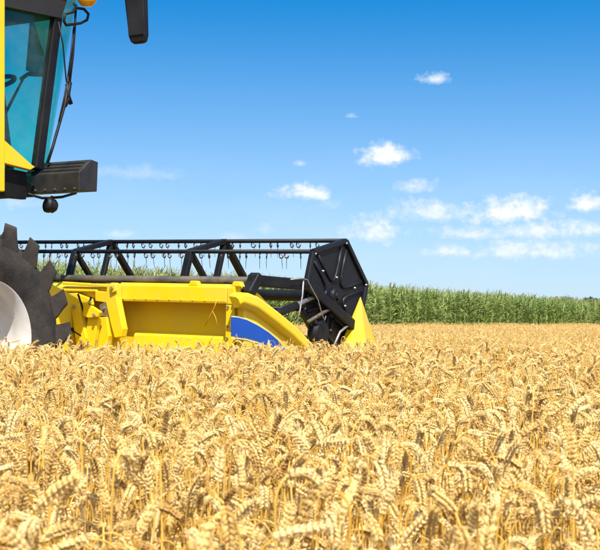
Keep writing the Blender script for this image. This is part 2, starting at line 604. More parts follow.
# ------------------------------------------------------------------ body behind the cab (left of the picture)
body = MB()
body.prism([(-5.6, 1.5), (-5.4, 3.0), (-0.55, 3.05), (-0.55, 1.15), (-1.2, 0.95), (-4.2, 1.0), (-5.0, 1.2)], -1.32, 1.32)
body.build('body', M['yellow'], combine, bevel=0.04)
ax = MB().tube([(0, -1.2, 0.915), (0, 1.2, 0.915)], 0.11, 12)
ax.build('front_axle', M['black'], combine, bevel=0.01)
ax = MB().tube([(-3.7, -1.05, 0.6), (-3.7, 1.05, 0.6)], 0.08, 10)
ax.box(-3.85, -3.55, -0.12, 0.12, 0.55, 1.1)
ax.build('rear_axle', M['black'], combine, bevel=0.01)
tank = MB().prism([(-3.3, 3.04), (-3.6, 3.75), (-0.2, 3.75), (-0.75, 3.04)], -1.28, 1.28)
tank.build('grain_tank', M['yellow'], combine, bevel=0.03)
fh = MB().prism([(0.5, 1.0), (0.5, 1.66), (1.1, 1.56), (2.02, 1.22), (2.02, 0.62), (1.2, 0.75)], -0.62, 0.62)
fh.build('feeder_house', M['yellow'], combine, bevel=0.02)
au = MB().tube([(-0.9, 1.42, 3.3), (-1.1, 1.6, 3.35), (-5.4, 1.6, 3.3)], 0.17, 16)
au.build('unloading_auger', M['yellow'], combine, smooth=False)

MB().box(-0.5, 0.35, -0.45, 0.45, 0.90, 2.14).build('cab_support', M['black'], combine, bevel=0.01)

# ------------------------------------------------------------------ cab
CY = -0.85


def cp(px, py, y=CY):
    return meet(px, py, 'Y', y, ROOT)


A0 = cp(37, 167)           # foot and head of the right front pillar
A1 = cp(60, -6)
AX0, AX1 = A0.x, A1.x
ZB, ZT = 2.40, 3.74        # sill and headliner
cab = MB()
cab.box(-0.45, AX0 + 0.02, -0.80, 0.80, 2.13, 2.25)          # floor pan
cab.box(-0.45, -0.38, -0.80, 0.80, 2.25, 2.75)               # rear bulkhead
for s in (-1, 1):
    cab.beam((-0.40, s * 0.80, 2.2), (-0.36, s * 0.80, ZT + 0.05), 0.09, 0.09)
cab_o = cab.build('cab', M['interior'], combine, bevel=0.008)
# pillars (front right one leans forward at the top)
for s in (-1, 1):
    p = MB()
    p.beam((AX0, s * 0.85, A0.z - 0.02), (AX1, s * 0.85, A1.z + 0.05), 0.07, 0.095, up=(1, 0, 0))
    p.build('pillar', M['black'], cab_o, bevel=0.012)
# yellow door post and gusset under the side glass
Yp = -0.92
q = [meet(5, -20, 'Y', Yp, ROOT), meet(5.2, 190, 'Y', Yp, ROOT)]
p = MB().prism([(q[1].x - 0.36, 2.12), (q[1].x, 2.14), (q[0].x, q[0].z + 0.1), (q[0].x - 0.30, q[0].z + 0.1)], Yp, Yp + 0.09)
p.build('door_post', M['yellow'], cab_o, bevel=0.01)
t0, t1, t2, t3 = cp(4, 139, Yp), cp(36, 167, Yp), cp(31, 170, Yp), cp(4, 163, Yp)
p = MB().prism([(t0.x, t0.z), (t1.x - 0.05, t1.z + 0.02), (t1.x, t1.z), (t2.x, t2.z), (t3.x, t3.z)], Yp + 0.005, Yp + 0.07)
p.build('sill_gusset', M['yellow'], cab_o, bevel=0.006)
p = MB().prism([(t3.x - 0.2, 2.10), (t2.x + 0.03, 2.10), (t2.x + 0.03, t2.z - 0.01), (t3.x - 0.2, t3.z - 0.01)], -0.84, -0.78)
p.build('sill', M['black'], cab_o, bevel=0.006)
# roof
roof = MB()
roof.prism([(-0.62, 3.90), (-0.60, 4.10), (-0.2, 4.20), (1.5, 4.22), (1.86, 4.16), (1.92, 4.10), (1.86, 4.06), (1.60, 4.03), (0.6, 4.0)], -0.98, 0.98)
ro = roof.build('roof', M['yellow'], cab_o, bevel=0.04, seg=3)
hl = MB().prism([(-0.5, 3.69), (1.36, 3.73), (1.46, 3.995), (-0.5, 3.885)], -0.9, 0.9)
hl.build('headliner', M['interior'], cab_o)
# glass: side windows, rear window and the curved windscreen
for s in (-1, 1):
    w = MB().prism([(-0.36, ZB - 0.12), (AX0 - 0.03, ZB - 0.05), (AX1 - 0.05, ZT - 0.01), (-0.36, ZT - 0.01)], s * 0.842, s * 0.848)
    o = w.build('side_window', M['glass'], cab_o)
w = MB().box(-0.41, -0.40, -0.76, 0.76, 2.75, ZT)
w.build('rear_window', M['glass'], cab_o)
half_plan = [(-0.87, 0.03), (-0.872, 0.13), (-0.85, 0.205), (-0.80, 0.265), (-0.66, 0.335), (-0.35, 0.39)]
plan = half_plan + [(0, 0.405)] + [(-a, b) for a, b in half_plan[::-1]]
vs, fs = [], []
rows = 7
for i in range(rows):
    f = i / (rows - 1)
    z = A0.z - 0.05 + f * (ZT + 0.29 - A0.z)
    xp = AX0 + (AX1 - AX0) * (z - A0.z) / (A1.z - A0.z)
    k = 0.58 + 0.42 * f
    for (y, dx) in plan:
        vs.append((xp + dx * k, y, z))
m = len(plan)
for i in range(rows - 1):
    for j in range(m - 1):
        fs.append((i * m + j, i * m + j + 1, (i + 1) * m + j + 1, (i + 1) * m + j))
ws = MB().add(vs, fs).build('windscreen', M['glass'], cab_o, smooth=True)
sm = ws.modifiers.new('thick', 'SOLIDIFY'); sm.thickness = 0.006
# interior: blind, steering column and wheel, seat
p = [meet(px, py, 'Y', 0.1, ROOT) for px, py in ((33, -4), (56, -4), (46, 73), (38, 75), (27, 70))]
MB().prism([(a.x, a.z) for a in p], 0.09, 0.12).build('sun_blind', M['visor'], cab_o, bevel=0.006)
a, b, c = (meet(px, py, 'Y', 0.0, ROOT) for px, py in ((24, 77), (5, 114), (-12, 150)))
sc = MB().tube([a, b, c], [0.011, 0.016, 0.03], 8)
sc.tube([meet(21, 79, 'Y', 0, ROOT), meet(28, 74, 'Y', 0, ROOT), meet(44, 75, 'Y', 0, ROOT)], 0.02, 8)
sc.build('blind_arm', M['interior'], cab_o, smooth=True)
seat = MB()
seat.prism([(-0.02, 2.62), (0.5, 2.66), (0.52, 2.76), (0.1, 2.76), (0.0, 3.35), (-0.12, 3.34), (-0.16, 2.7)], -0.25, 0.25)
seat.box(0.02, 0.3, -0.12, 0.12, 2.25, 2.62)
seat.build('seat', M['interior'], cab_o, bevel=0.05, seg=3)
stw = MB()
cc = meet(-1, 82, 'Y', 0.0, ROOT)
ring = [(cc.x + 0.07 * math.cos(t), 0.19 * math.sin(t), cc.z + 0.06 * math.cos(t)) for t in np.linspace(0, 2 * math.pi, 25)]
stw.tube(ring, 0.022, 8)
stw.tube([(cc.x, 0, cc.z), (cc.x + 0.18, 0, 2.3)], 0.04, 8)
stw.build('steering_wheel', M['interior'], cab_o, smooth=True)
con = MB().prism([(0.42, 2.25), (0.72, 2.25), (0.78, 2.62), (0.5, 2.7)], -0.58, -0.38)
con.build('console', M['interior'], cab_o, bevel=0.02)

# dark step box under the front corner of the cab
e = [meet(px, py, 'X', 1.12, ROOT) for px, py in ((22, 192), (79, 193), (80, 172), (22, 176))]
zb = (e[0].z + e[1].z) / 2
zm = (e[2].z + e[3].z) / 2
ya, yb = e[1].y, e[0].y
xr = meet(98, 180, 'Y', ya, ROOT).x
ztop = meet(98, 162, 'Y', ya, ROOT).z
st = MB()
st.prism([(1.12, zb), (xr - 0.01, zb + 0.01), (xr, ztop), (xr - 0.09, ztop + 0.015), (1.12, zm)], ya, yb)
st_o = st.build('step_box', M['platform'], combine, bevel=0.006)
MB().box(1.0, xr - 0.1, yb + 0.002, 0.8, zb + 0.01, zm - 0.04).build('cross_beam', M['platform'], st_o, bevel=0.006)
rod = [meet(px, py, 'Y', -1.0, ROOT) for px, py in ((28, 194), (42, 198), (50, 198), (62, 197), (76, 193))]
MB().tube(rod, 0.012, 8).build('lamp_rail', M['black'], st_o, smooth=True)
c0 = meet(50.5, 205.5, 'Y', -1.0, ROOT)
lm = MB()
lm.lathe([(0, -0.05), (0.045, -0.045), (0.062, -0.02), (0.062, 0.03), (0.04, 0.055), (0, 0.06)], 20, axis='X')
lamp = lm.build('work_lamp', M['black'], st_o, smooth=True, loc=c0, rot=(0, R(10), R(-20)))
MB().tube([(0, 0, 0.05), (0, 0, 0.085)], 0.014, 8).build('lamp_bracket', M['black'], lamp)
MB().lathe([(0.050, -0.052), (0.066, -0.040), (0.069, -0.022), (0.069, -0.008), (0.061, -0.006)], 20, axis='X').build('lamp_ring', M['black'], lamp, smooth=True)
for k in range(6):
    yy = ya + 0.05 + (yb - ya - 0.1) * k / 5
    MB().lathe([(0, -0.010), (0.009, -0.009), (0.011, 0.004)], 8, axis='X').build('bolt', M['rail'], st_o, loc=(1.118, yy, zb + 0.025))
for k in range(3):
    f0, f1 = 0.22 + 0.27 * k, 0.29 + 0.27 * k
    za, zc = zm + (ztop + 0.015 - zm) * f0, zm + (ztop + 0.015 - zm) * f1
    xa, xc = 1.12 + (xr - 0.09 - 1.12) * f0, 1.12 + (xr - 0.09 - 1.12) * f1
    MB().beam((xa, ya + 0.04, za + 0.003), (xa, yb - 0.04, za + 0.003), 0.018, 0.010, up=(-0.3, 0, 1)).build('tread_strip', M['platform'], st_o)

# mirror on its arm
mc = meet(137, 6, 'Y', -1.42, ROOT)
mi = MB()
pr = [(-0.055, -0.095), (0.03, -0.1), (0.06, -0.06), (0.06, 0.06), (0.03, 0.1), (-0.055, 0.095)]
for zz, k in ((0, 0),):
    vs = []
    zs = [(-0.335, 0.45), (-0.318, 0.72), (-0.27, 0.86), (0.25, 1.08), (0.30, 0.85), (0.31, 0.5)]
    for z, s in zs:
        vs += [(x * s, y * s, z) for x, y in pr]
    fs = [tuple(range(6)), tuple(range(30, 36))]
    for i in range(5):
        for k in range(6):
            fs.append((i * 6 + k, i * 6 + (k + 1) % 6, (i + 1) * 6 + (k + 1) % 6, (i + 1) * 6 + k))
    mi.add(vs, fs)
mo = mi.build('mirror', M['black'], combine, loc=mc, rot=(R(-3), R(-4), R(14)), bevel=0.022, seg=3)
MB().tube([(0.03, 0, 0.28), (0.0, 0.05, 0.42), (-0.35, 0.45, 0.50)], 0.016, 8).build('mirror_arm', M['black'], mo, smooth=True)
gl = MB().box(-0.0575, -0.0565, -0.075, 0.075, -0.26, 0.24)
gl.build('mirror_glass', M['shield'], mo)

# amber lamp, hand loop and wiper beside the windscreen
ac = meet(87, -2, 'Y', -1.02, ROOT)
al = MB().lathe([(0, -0.075), (0.05, -0.07), (0.085, -0.03), (0.09, 0.02), (0.08, 0.05), (0, 0.05)], 20, axis='Z').build('indicator_lamp', M['amber'], combine, smooth=True, loc=ac)
MB().lathe([(0, 0.049), (0.095, 0.052), (0.095, 0.10), (0, 0.10)], 20, axis='Z').build('lamp_housing', M['black'], al, smooth=False)
MB().tube([(0, 0, 0.09), (-0.05, 0.15, 0.14)], 0.025, 8).build('lamp_bracket', M['black'], al)
lp = [meet(px, py, 'Y', -0.96, ROOT) for px, py in ((74, 3), (77, 8), (84, 9), (88.5, 14), (87, 20), (81, 23), (75, 24), (66, 25), (64, 21), (65, 14), (73, 12), (76, 6))]
MB().tube(lp, 0.013, 8).build('hand_loop', M['black'], cab_o, smooth=True)
wp = MB()
P = lambda px, py: meet(px, py, 'Y', -0.93, ROOT)
wp.tube([P(76, 4), P(75, 25), P(73, 55), P(69.5, 84)], 0.011, 6)
wp.tube([P(74, 25), P(71, 55), P(67, 84)], 0.008, 6)
wp.tube([P(70, 82), P(68, 95), P(71, 104)], 0.020, 6)
wp.tube([P(67, 84), P(69, 98), P(65, 106)], 0.018, 6)
wp.tube([P(68, 86), P(65, 104), P(59, 125), P(53, 146), P(47.5, 163)], 0.014, 6)
wp.tube([P(71, 60), P(65, 95), P(59, 122)], 0.009, 6)
wp.build('wiper', M['black'], cab_o, smooth=True)
MB().tube([P(58.5, 22), P(63, 45), P(66, 78), P(67.5, 86)], 0.007, 6).build('wiper_hose', M['black'], cab_o, smooth=True)

# ------------------------------------------------------------------ header (cutting table)
XB = 2.0
YE = -2.36
hd = MB()
ZTOP, ZLIP = 1.385, 1.215
hd.prism([(XB + 0.16, 0.30), (XB + 0.16, ZLIP + 0.02), (XB + 0.19, ZLIP + 0.02), (XB + 0.19, 0.30)], YE + 0.02, -YE - 0.02)
hd.prism([(XB + 0.16, 0.22), (XB + 0.16, 0.30), (3.9, 0.20), (3.9, 0.14)], YE + 0.02, -YE - 0.02)
header = hd.build('header', M['yellow'], combine, bevel=0.004)
header.location = HT.to_translation()
header.rotation_euler = (R(TILT), 0, 0)
H = lambda px, py, X: meet(px, py, 'X', X, HDR)
# top box beam with a lip
tb = MB().prism([(XB, ZLIP), (XB - 0.006, ZLIP + 0.02), (XB - 0.002, ZTOP - 0.03), (XB + 0.02, ZTOP), (XB + 0.2, ZTOP), (XB + 0.2, ZLIP)], H(227, 292, XB).y + 0.003, -1.02)
tb.build('top_beam', M['yellow'], header, bevel=0.006)
tb = MB().prism([(XB, ZLIP - 0.004), (XB - 0.004, ZTOP - 0.03), (XB + 0.02, ZTOP - 0.002), (XB + 0.2, ZTOP - 0.002), (XB + 0.2, ZLIP - 0.004)], YE + 0.02, H(227, 292, XB).y - 0.003)
tb.build('top_beam', M['yellow'], header, bevel=0.006)
tb = MB().prism([(XB + 0.02, ZLIP + 0.02), (XB + 0.02, ZTOP - 0.05), (XB + 0.05, ZTOP - 0.045), (XB + 0.17, ZTOP - 0.01), (XB + 0.17, ZLIP)], -1.015, 2.34)
tb.build('top_beam', M['yellow'], header, bevel=0.006)
# small raised lugs on the beam
for px in (195, 238):
    c = meet(px, 284, 'X', XB + 0.03, HDR)
    MB().prism([(c.y - 0.06, ZTOP - 0.02), (c.y + 0.06, ZTOP - 0.02), (c.y + 0.035, ZTOP + 0.025), (c.y - 0.035, ZTOP + 0.025)], XB + 0.004, XB + 0.06, axis='X').build('beam_lug', M['yellow'], header, bevel=0.008)
# right hand stiffener of the recess, seam line
c0, c1 = meet(225.5, 310, 'X', XB, HDR).y, YE
MB().box(XB + 0.004, XB + 0.159, c1 + 0.02, c0, 0.30, ZLIP - 0.007).build('end_stiffener', M['yellow'], header, bevel=0.006)
for z in (1.19, 1.02, 0.92):
    MB().lathe([(0, -0.012), (0.011, -0.012), (0.011, 0.004)], 8, axis='X').build('bolt', M['steel'], header, loc=(XB + 0.002, c0 - 0.028, z))
for k in range(9):
    yy = -1.08 - k * 0.135
    MB().lathe([(0, -0.007), (0.008, -0.006), (0.010, 0.004)], 8, axis='X').build('bolt', M['yellow'], header, loc=(XB - 0.004, yy, ZLIP + 0.028))
# lower kick plate leaning out a little
kp = MB().prism([(XB + 0.158, 0.945), (XB + 0.158, 0.30), (XB + 0.06, 0.30), (XB + 0.125, 0.91)], c0 + 0.003, -1.10)
kp.build('kick_plate', M['yellow'], header, bevel=0.004)
# dark rail that runs on top of the beam
r0, r1 = meet(62, 278.5, 'X', 2.22, HDR), meet(250, 280.5, 'X', 2.22, HDR)
MB().tube([(2.22, 2.3, 1.45), (2.22, r0.y, r0.z), (2.22, r1.y, r1.z)], 0.034, 12).build('top_rail', M['rail'], header, smooth=True)
for yy in (-2.1, -1.5, -0.9, -0.3, 0.9, 1.9):
    MB().box(2.19, 2.25, yy - 0.03, yy + 0.03, ZTOP - 0.02, 1.42).build('rail_bracket', M['black'], header)

# mounting arms and levers next to the feeder house
H = lambda px, py, X: meet(px, py, 'X', X, HDR)


def plate(name, pts, X, depth, mat='yellow', bev=0.006):
    q = [H(px, py, X) for px, py in pts]
    return MB().prism([(a.y, a.z) for a in q], X, X + depth, axis='X').build(name, M[mat], header, bevel=bev)


plate('mounting_arm', [(107, 285), (112, 282.5), (116, 284), (116, 297), (122.5, 329), (121, 337), (114.5, 338), (111, 326), (105.5, 302), (106, 294)], 1.91, 0.075)
plate('arm_cap', [(109, 285), (115, 284), (116, 291), (110, 294)], 1.89, 0.019)
plate('upper_rail', [(62, 281.5), (108, 284.5), (108, 287.5), (62, 284.5)], 1.98, 0.06)
plate('upper_rail', [(62, 288.5), (96, 289.5), (96, 292), (62, 291)], 1.97, 0.06)
plate('side_plate', [(95, 291), (108, 292), (107, 303), (95, 301)], 1.94, 0.05)
plate('side_plate', [(60, 294), (75, 293), (90, 299), (91, 305), (74, 308), (60, 303)], 1.95, 0.05)
plate('lift_strut', [(94, 318), (106.5, 317), (108.5, 336), (104, 356), (92, 356)], 1.90, 0.09)
plate('lift_strut', [(88, 314), (98, 318), (92, 356), (83, 356)], 1.84, 0.05)
plate('lift_strut', [(70, 303), (78, 304), (86, 338), (84, 347), (76, 345), (74, 330)], 1.82, 0.06)
plate('lift_strut', [(66, 318), (72, 316), (79, 352), (64, 352)], 1.88, 0.05)
plate('knee_link', [(83, 303), (91, 306), (100, 312), (98, 317), (88, 318), (83, 316)], 1.80, 0.04)
plate('base_plate', [(60, 322), (118, 336), (118, 362), (60, 362)], 1.99, 0.03)
plate('hinge_plate', [(99, 305), (107, 301), (110, 318), (101, 316)], 1.92, 0.02, 'rust')
for px, py, X in ((104, 308), (90, 300), (112, 288), (74, 306), (95, 315), (84, 341)) and [(104, 308, 1.915), (90, 302, 1.79), (112, 288, 1.885), (74, 307, 1.815), (94, 315, 1.79), (81, 341, 1.815)]:
    c = H(px, py, X)
    MB().lathe([(0, -0.014), (0.014, -0.012), (0.016, 0.004)], 8, axis='X').build('bolt', M['steel'], header, loc=c)
hy = [H(px, py, 1.86) for px, py in ((91, 297), (89, 306), (84, 312), (81, 303), (78, 294))]
MB().tube(hy, 0.010, 6).build('hydraulic_hose', M['black'], header, smooth=True)
hy = [H(px, py, 1.83) for px, py in ((66, 324), (74, 331), (82, 336))]
MB().tube(hy, 0.014, 6).build('hydraulic_hose', M['black'], header, smooth=True)

# end panels
ep_poly = [(2.05, 0.25), (2.05, ZTOP + 0.005), (2.16, ZTOP + 0.005), (2.36, 1.30), (2.62, 1.13), (3.0, 0.92), (3.4, 0.72), (3.95, 0.5), (4.1, 0.2)]
for s in (-1, 1):
    MB().prism(ep_poly, s * 2.32, s * 2.355).build('end_panel', M['yellow'], header, bevel=0.008)
# curved side guard of the right end with its blue stripe
S = lambda px, py, Y: meet(px, py, 'Y', Y, HDR)
YG = -2.44
outl = [(233, 296), (238, 292.5), (246, 293), (255, 296.5), (264, 303), (275, 311.5), (292, 325.5), (304, 338), (316, 350), (326, 362)]
top = [S(px, py, YG) for px, py in outl]
poly = [(a.x, a.z) for a in top] + [(3.62, 0.35), (2.02, 0.35)]
poly[0] = (2.02, poly[0][1])
gd = MB().prism(poly, YG, YG + 0.08)
guard = gd.build('side_guard', M['yellow'], header, bevel=0.012, seg=3)
# raised ridge along its upper edge
ri = []
path = [(a.x, a.z) for a in top]
vs, fs = [], []
for i, (x, z) in enumerate(path):
    x2, z2 = path[min(i + 1, len(path) - 1)]
    x1, z1 = path[max(i - 1, 0)]
    t = Vector((x2 - x1, z2 - z1)).normalized()
    nrm = Vector((t.y, -t.x))                         # downwards across the guard
    wd = 0.15 if 1 < i < 8 else (0.13 if i else 0.12)
    for k, (dn, dy) in enumerate(((-0.004, 0.05), (0.0, -0.03), (0.02, -0.055), (wd * 0.62, -0.062), (wd * 0.9, -0.035), (wd, 0.03))):
        vs.append((x + nrm.x * dn, YG + dy, z + nrm.y * dn))
n = 6
for i in range(len(path) - 1):
    for k in range(n):
        fs.append((i * n + k, i * n + (k + 1) % n, (i + 1) * n + (k + 1) % n, (i + 1) * n + k))
fs += [tuple(range(n - 1, -1, -1)), tuple((len(path) - 1) * n + k for k in range(n))]
rg = MB().add(vs, fs).build('guard_ridge', M['yellow'], header, bevel=0.010, seg=2, autosmooth=True)


def decal(name, pts, mat, y):
    q = [S(px, py, y) for px, py in pts]
    return MB().prism([(a.x, a.z) for a in q], y, y + 0.006).build(name, M[mat], header)


bl_top = [(231.5, 317), (238, 317.5), (247, 320), (258, 325.5), (269, 332.5), (280, 342), (286, 350)]
bl_bot = [(279, 350), (268, 345.5), (257, 341), (246, 338), (238, 336.8), (231.5, 336.5)]
decal('blue_stripe', bl_top + bl_bot, 'blue', YG - 0.004)
ln = bl_top + [(px - 0.3, py - 1.2) for px, py in bl_top[::-1]]
decal('decal_line', ln, 'cream', YG - 0.0045)
b2 = [(px, py + 1.0) for px, py in bl_bot]
decal('decal_line', b2 + [(px, py + 1.1) for px, py in b2[::-1]], 'cream', YG - 0.0045)

# right hand crop divider: a tall yellow fin with a crease
ap = S(360.5, 296, -2.46)
d1, d2, d3 = S(346.5, 352, -2.40), S(367, 352, -2.56), S(379, 352, -2.44)
dv = MB()
inner = (ap.x + 0.02, ap.y + 0.10, ap.z - 0.10)
z0 = 0.45
dv.add([ap, d1, d2, d3, (d3.x - 0.1, -2.30, d3.z), (d1.x, -2.30, d1.z),
        (d1.x - 0.05, -2.40, z0), (d2.x + 0.05, -2.58, z0 - 0.1), (d3.x + 0.45, -2.44, z0 - 0.2), (d3.x, -2.30, z0 - 0.1), (d1.x - 0.05, -2.30, z0)],
       [(0, 1, 2), (0, 2, 3), (0, 3, 4), (0, 4, 5), (0, 5, 1), (1, 6, 7, 2), (2, 7, 8, 3), (3, 8, 9, 4), (4, 9, 10, 5), (5, 10, 6, 1), (6, 10, 9, 8, 7)])
dv.build('crop_divider', M['yellow'], header, bevel=0.004)

# auger and knife inside the table
ag = MB().tube([(2.62, -2.3, 0.62), (2.62, 2.3, 0.62)], 0.16, 20)
nst = 160
vs, fs = [], []
for i in range(nst + 1):
    y = -2.28 + 4.56 * i / nst
    a = (1 if y < 0 else -1) * (abs(y) - 0.5) * 2 * math.pi / 0.5
    for r in (0.155, 0.29):
        vs.append((2.62 + r * math.cos(a), y, 0.62 + r * math.sin(a)))
    if i:
        b = 2 * i
        fs.append((b - 2, b - 1, b + 1, b))
ag.add(vs, fs)
ag.build('table_auger', M['steel'], header, smooth=True)
kn = MB().box(3.88, 3.95, -2.3, 2.3, 0.15, 0.19)
for i in range(60):
    y = -2.26 + i * 4.52 / 59
    kn.add([(3.94, y - 0.02, 0.16), (3.94, y + 0.02, 0.16), (4.06, y, 0.165), (3.94, y, 0.185)], [(0, 1, 2), (0, 3, 2), (1, 3, 2), (0, 1, 3)])
kn.build('knife_bar', M['steel'], header)

# reel support arm along the right end, hydraulic ram, bent wire
for s in (-1, 1):
    y = s * 2.405
    ra = MB()
    ra.beam((2.14, y, 1.425), (3.02, y, 1.40), 0.07, 0.10)
    ra.beam((2.96, y, 1.415), (3.80, y, 1.02), 0.07, 0.10)
    a_o = ra.build('reel_arm', M['black'], header, bevel=0.012)
    MB().beam((2.1, y, 1.30), (2.24, y, 1.47), 0.11, 0.09).build('pivot_block', M['black'], a_o, bevel=0.015)
    MB().tube([(2.55, y - s * 0.01, 1.13), (3.15, y - s * 0.01, 1.30)], 0.022, 10).build('ram_rod', M['steel'], a_o, smooth=True)
    MB().tube([(2.35, y - s * 0.01, 1.075), (2.85, y - s * 0.01, 1.215)], 0.036, 10).build('ram_barrel', M['black'], a_o, smooth=True)
wr = [S(px, py, -2.47) for px, py in ((290.5, 279.5), (303, 278.5), (307.5, 280), (311, 287), (318, 300), (322, 314), (324.5, 320.5), (326, 316))]
MB().tube(wr, 0.006, 6).build('bent_wire', M['steel'], header, smooth=True)
wr = [S(px, py, -2.46) for px, py in ((303.5, 280), (302.5, 295), (300, 310), (297.5, 322))]
MB().tube(wr, 0.009, 6).build('bent_wire', M['steel'], header, smooth=True)

# ------------------------------------------------------------------ reel
RX, RZ, RR = 3.58, 1.305, 0.56
reel_tube = MB().tube([(0, -2.28, 0), (0, 2.28, 0)], 0.055, 16)
reel = reel_tube.build('reel', M['black'], combine, smooth=True)
sharp_edges(reel.data, 40)
reel.matrix_local = HT @ Matrix.Translation((RX, 0, RZ))
RM = ROOT @ HT @ Matrix.Translation((RX, 0, RZ))
ANG = [13 + 60 * k for k in range(6)]
vert = [Vector((RR * math.cos(R(a)), 0, RR * math.sin(R(a)))) for a in ANG]
for v in vert:
    MB().tube([(v.x, -2.30, v.z), (v.x, 2.30, v.z)], 0.021, 10).build('tine_bar', M['black'], reel, smooth=True)
# spiders: hexagon frames with spokes
sp = MB()
for i in range(6):
    a, b = vert[i], vert[(i + 1) % 6]
    sp.beam(a, b, 0.05, 0.075, up=(0, 1, 0))
    if i % 1 == 0:
        sp.beam((0, 0, 0), a * 0.97, 0.045, 0.06, up=(0, 1, 0))
sp.lathe([(0.05, -0.04), (0.12, -0.04), (0.12, 0.04), (0.05, 0.04)], 16)
spm = None
for y in (-0.86, 0.68, 2.22):
    if spm is None:
        so = sp.build('spider', M['black'], reel, bevel=0.006, loc=(0, y, 0))
        spm = so.data
    else:
        so = link('spider', spm, reel, (0, y, 0))
        b = so.modifiers.new('bevel', 'BEVEL'); b.width = 0.006; b.limit_method = 'ANGLE'
# end shields: hexagonal sheet, raised rim, pressed panels
for s in (-1, 1):
    y0 = s * 2.31
    es = MB()
    es.prism([(v.x, v.z) for v in vert], y0, y0 + s * 0.012)
    e_o = es.build('end_shield', M['shield'], reel)
    rm = MB()
    for i in range(6):
        a, b = vert[i], vert[(i + 1) % 6]
        off = Vector((0, y0 + s * 0.015, 0))
        rm.beam(a + off, b + off, 0.045, 0.05, up=(0, 1, 0))
    rm.build('shield_rim', M['shield'], e_o, bevel=0.008)
    # pressed ribs: a U in each upper sector, and spokes
    rb = MB()
    yy = y0 + s * 0.016
    for i in range(6):
        a, b = vert[i], vert[(i + 1) % 6]
        pts = []
        for f, g in ((0.10, 0.90), (0.14, 0.60), (0.22, 0.42), (0.38, 0.32), (0.62, 0.32), (0.78, 0.42), (0.86, 0.60), (0.90, 0.90)):
            q_ = (a * (1 - f) + b * f) * g
            pts.append((q_.x, yy, q_.z))
        rb.tube(pts, 0.017, 6)
    rb.build('shield_rib', M['shield'], e_o, smooth=True)
    bm_ = MB().lathe([(0, -0.012), (0.009, -0.010), (0.012, 0.004)], 8).mesh('bolt', M['steel'], True)
    for i in range(6):
        for g, f in ((0.95, 0.0), (0.36, 0.30)) if i % 2 else ((0.95, 0.0), (0.60, 0.04)):
            q_ = (vert[i] * (1 - f) + vert[(i + 1) % 6] * f) * g
            bo = link('bolt', bm_, e_o, (q_.x, y0 + s * 0.035, q_.z))
            if s > 0:
                bo.scale = (1, -1, 1)
    # bearing and drive pulley in the middle
    MB().lathe([(0, s * 0.07), (0.035, s * 0.07), (0.04, s * 0.05), (0.07, s * 0.045), (0.08, s * 0.03), (0.08, 0)], 24).build('pulley', M['black'], e_o, autosmooth=True, loc=(0, y0, 0))
# extra gear on the lower half of the right end: drive housing and hoses
gx = MB()
q0 = meet(318, 333, 'Y', -2.36, RM)
gx.lathe([(0, -0.06), (0.10, -0.06), (0.13, -0.03), (0.13, 0.03), (0, 0.03)], 24)
gx.build('drive_cover', M['black'], reel, autosmooth=True, loc=(q0.x, -2.36, q0.z))
q1, q2, q3, q4 = (meet(px, py, 'Y', -2.40, RM) for px, py in ((312, 318), (322, 330), (332, 342), (330, 355)))
MB().tube([q1, q2, q3, q4], 0.02, 8).build('drive_hose', M['black'], reel, smooth=True)
q1, q2 = (meet(px, py, 'Y', -2.41, RM) for px, py in ((308, 322), (336, 305)))
MB().tube([q1, q2], 0.018, 8).build('tension_rod', M['rail'], reel, smooth=True)
q1, q2, q3 = (meet(px, py, 'Y', -2.42, RM) for px, py in ((332, 350), (340, 332), (352, 322)))
MB().tube([q1, q2, q3], 0.012, 6).build('tension_rod', M['steel'], reel, smooth=True)

# spring tines: coil round the bar and a thin finger hanging down
tm = MB()
pts = []
for k in range(12):
    a = R(120 - k * 27)
    pts.append((0.030 * math.cos(a) + 0.008, 0.0015 * k, 0.030 * math.sin(a) - 0.034))
tm.tube(pts, 0.0062, 6)
tm.tube([(0.004, 0.012, -0.02), (0.0, 0.013, -0.09), (-0.010, 0.013, -0.165)], [0.0038, 0.003, 0.002], 5)
tmesh = tm.mesh('tine', M['tine'], True)
rng = random.Random(3)
for i, v in enumerate(vert):
    nb = 38
    for k in range(nb):
        y = -2.2 + 4.4 * k / (nb - 1) + (0.022 if k % 2 else -0.012) + rng.uniform(-.012, .012) + (0.03 if i % 2 else 0)
        o = link('tine', tmesh, reel, (v.x, y, v.z), (rng.uniform(-.04, .04), rng.uniform(-.15, .15), rng.uniform(0.7, 1.6)))


# ------------------------------------------------------------------ plants: meshes
def ellipsoid(mb, c, ax, side, ln, w, n, rings):
    """floret: pointed oval along ax"""
    ax = ax.normalized()
    s = (side - ax * side.dot(ax)).normalized()
    b = ax.cross(s)
    vs = [c]
    for f, k in rings:
        for j in range(n):
            a = 2 * math.pi * j / n
            vs.append(c + ax * (ln * f) + s * (w * k * math.cos(a)) + b * (w * k * 0.85 * math.sin(a)))
    vs.append(c + ax * ln)
    fs = []
    m = len(rings)
    for j in range(n):
        j2 = (j + 1) % n
        fs.append((0, 1 + j2, 1 + j))
        for i in range(m - 1):
            fs.append((1 + i * n + j, 1 + i * n + j2, 1 + (i + 1) * n + j2, 1 + (i + 1) * n + j))
        fs.append((1 + (m - 1) * n + j, 1 + (m - 1) * n + j2, 1 + m * n))
    mb.add(vs, fs)


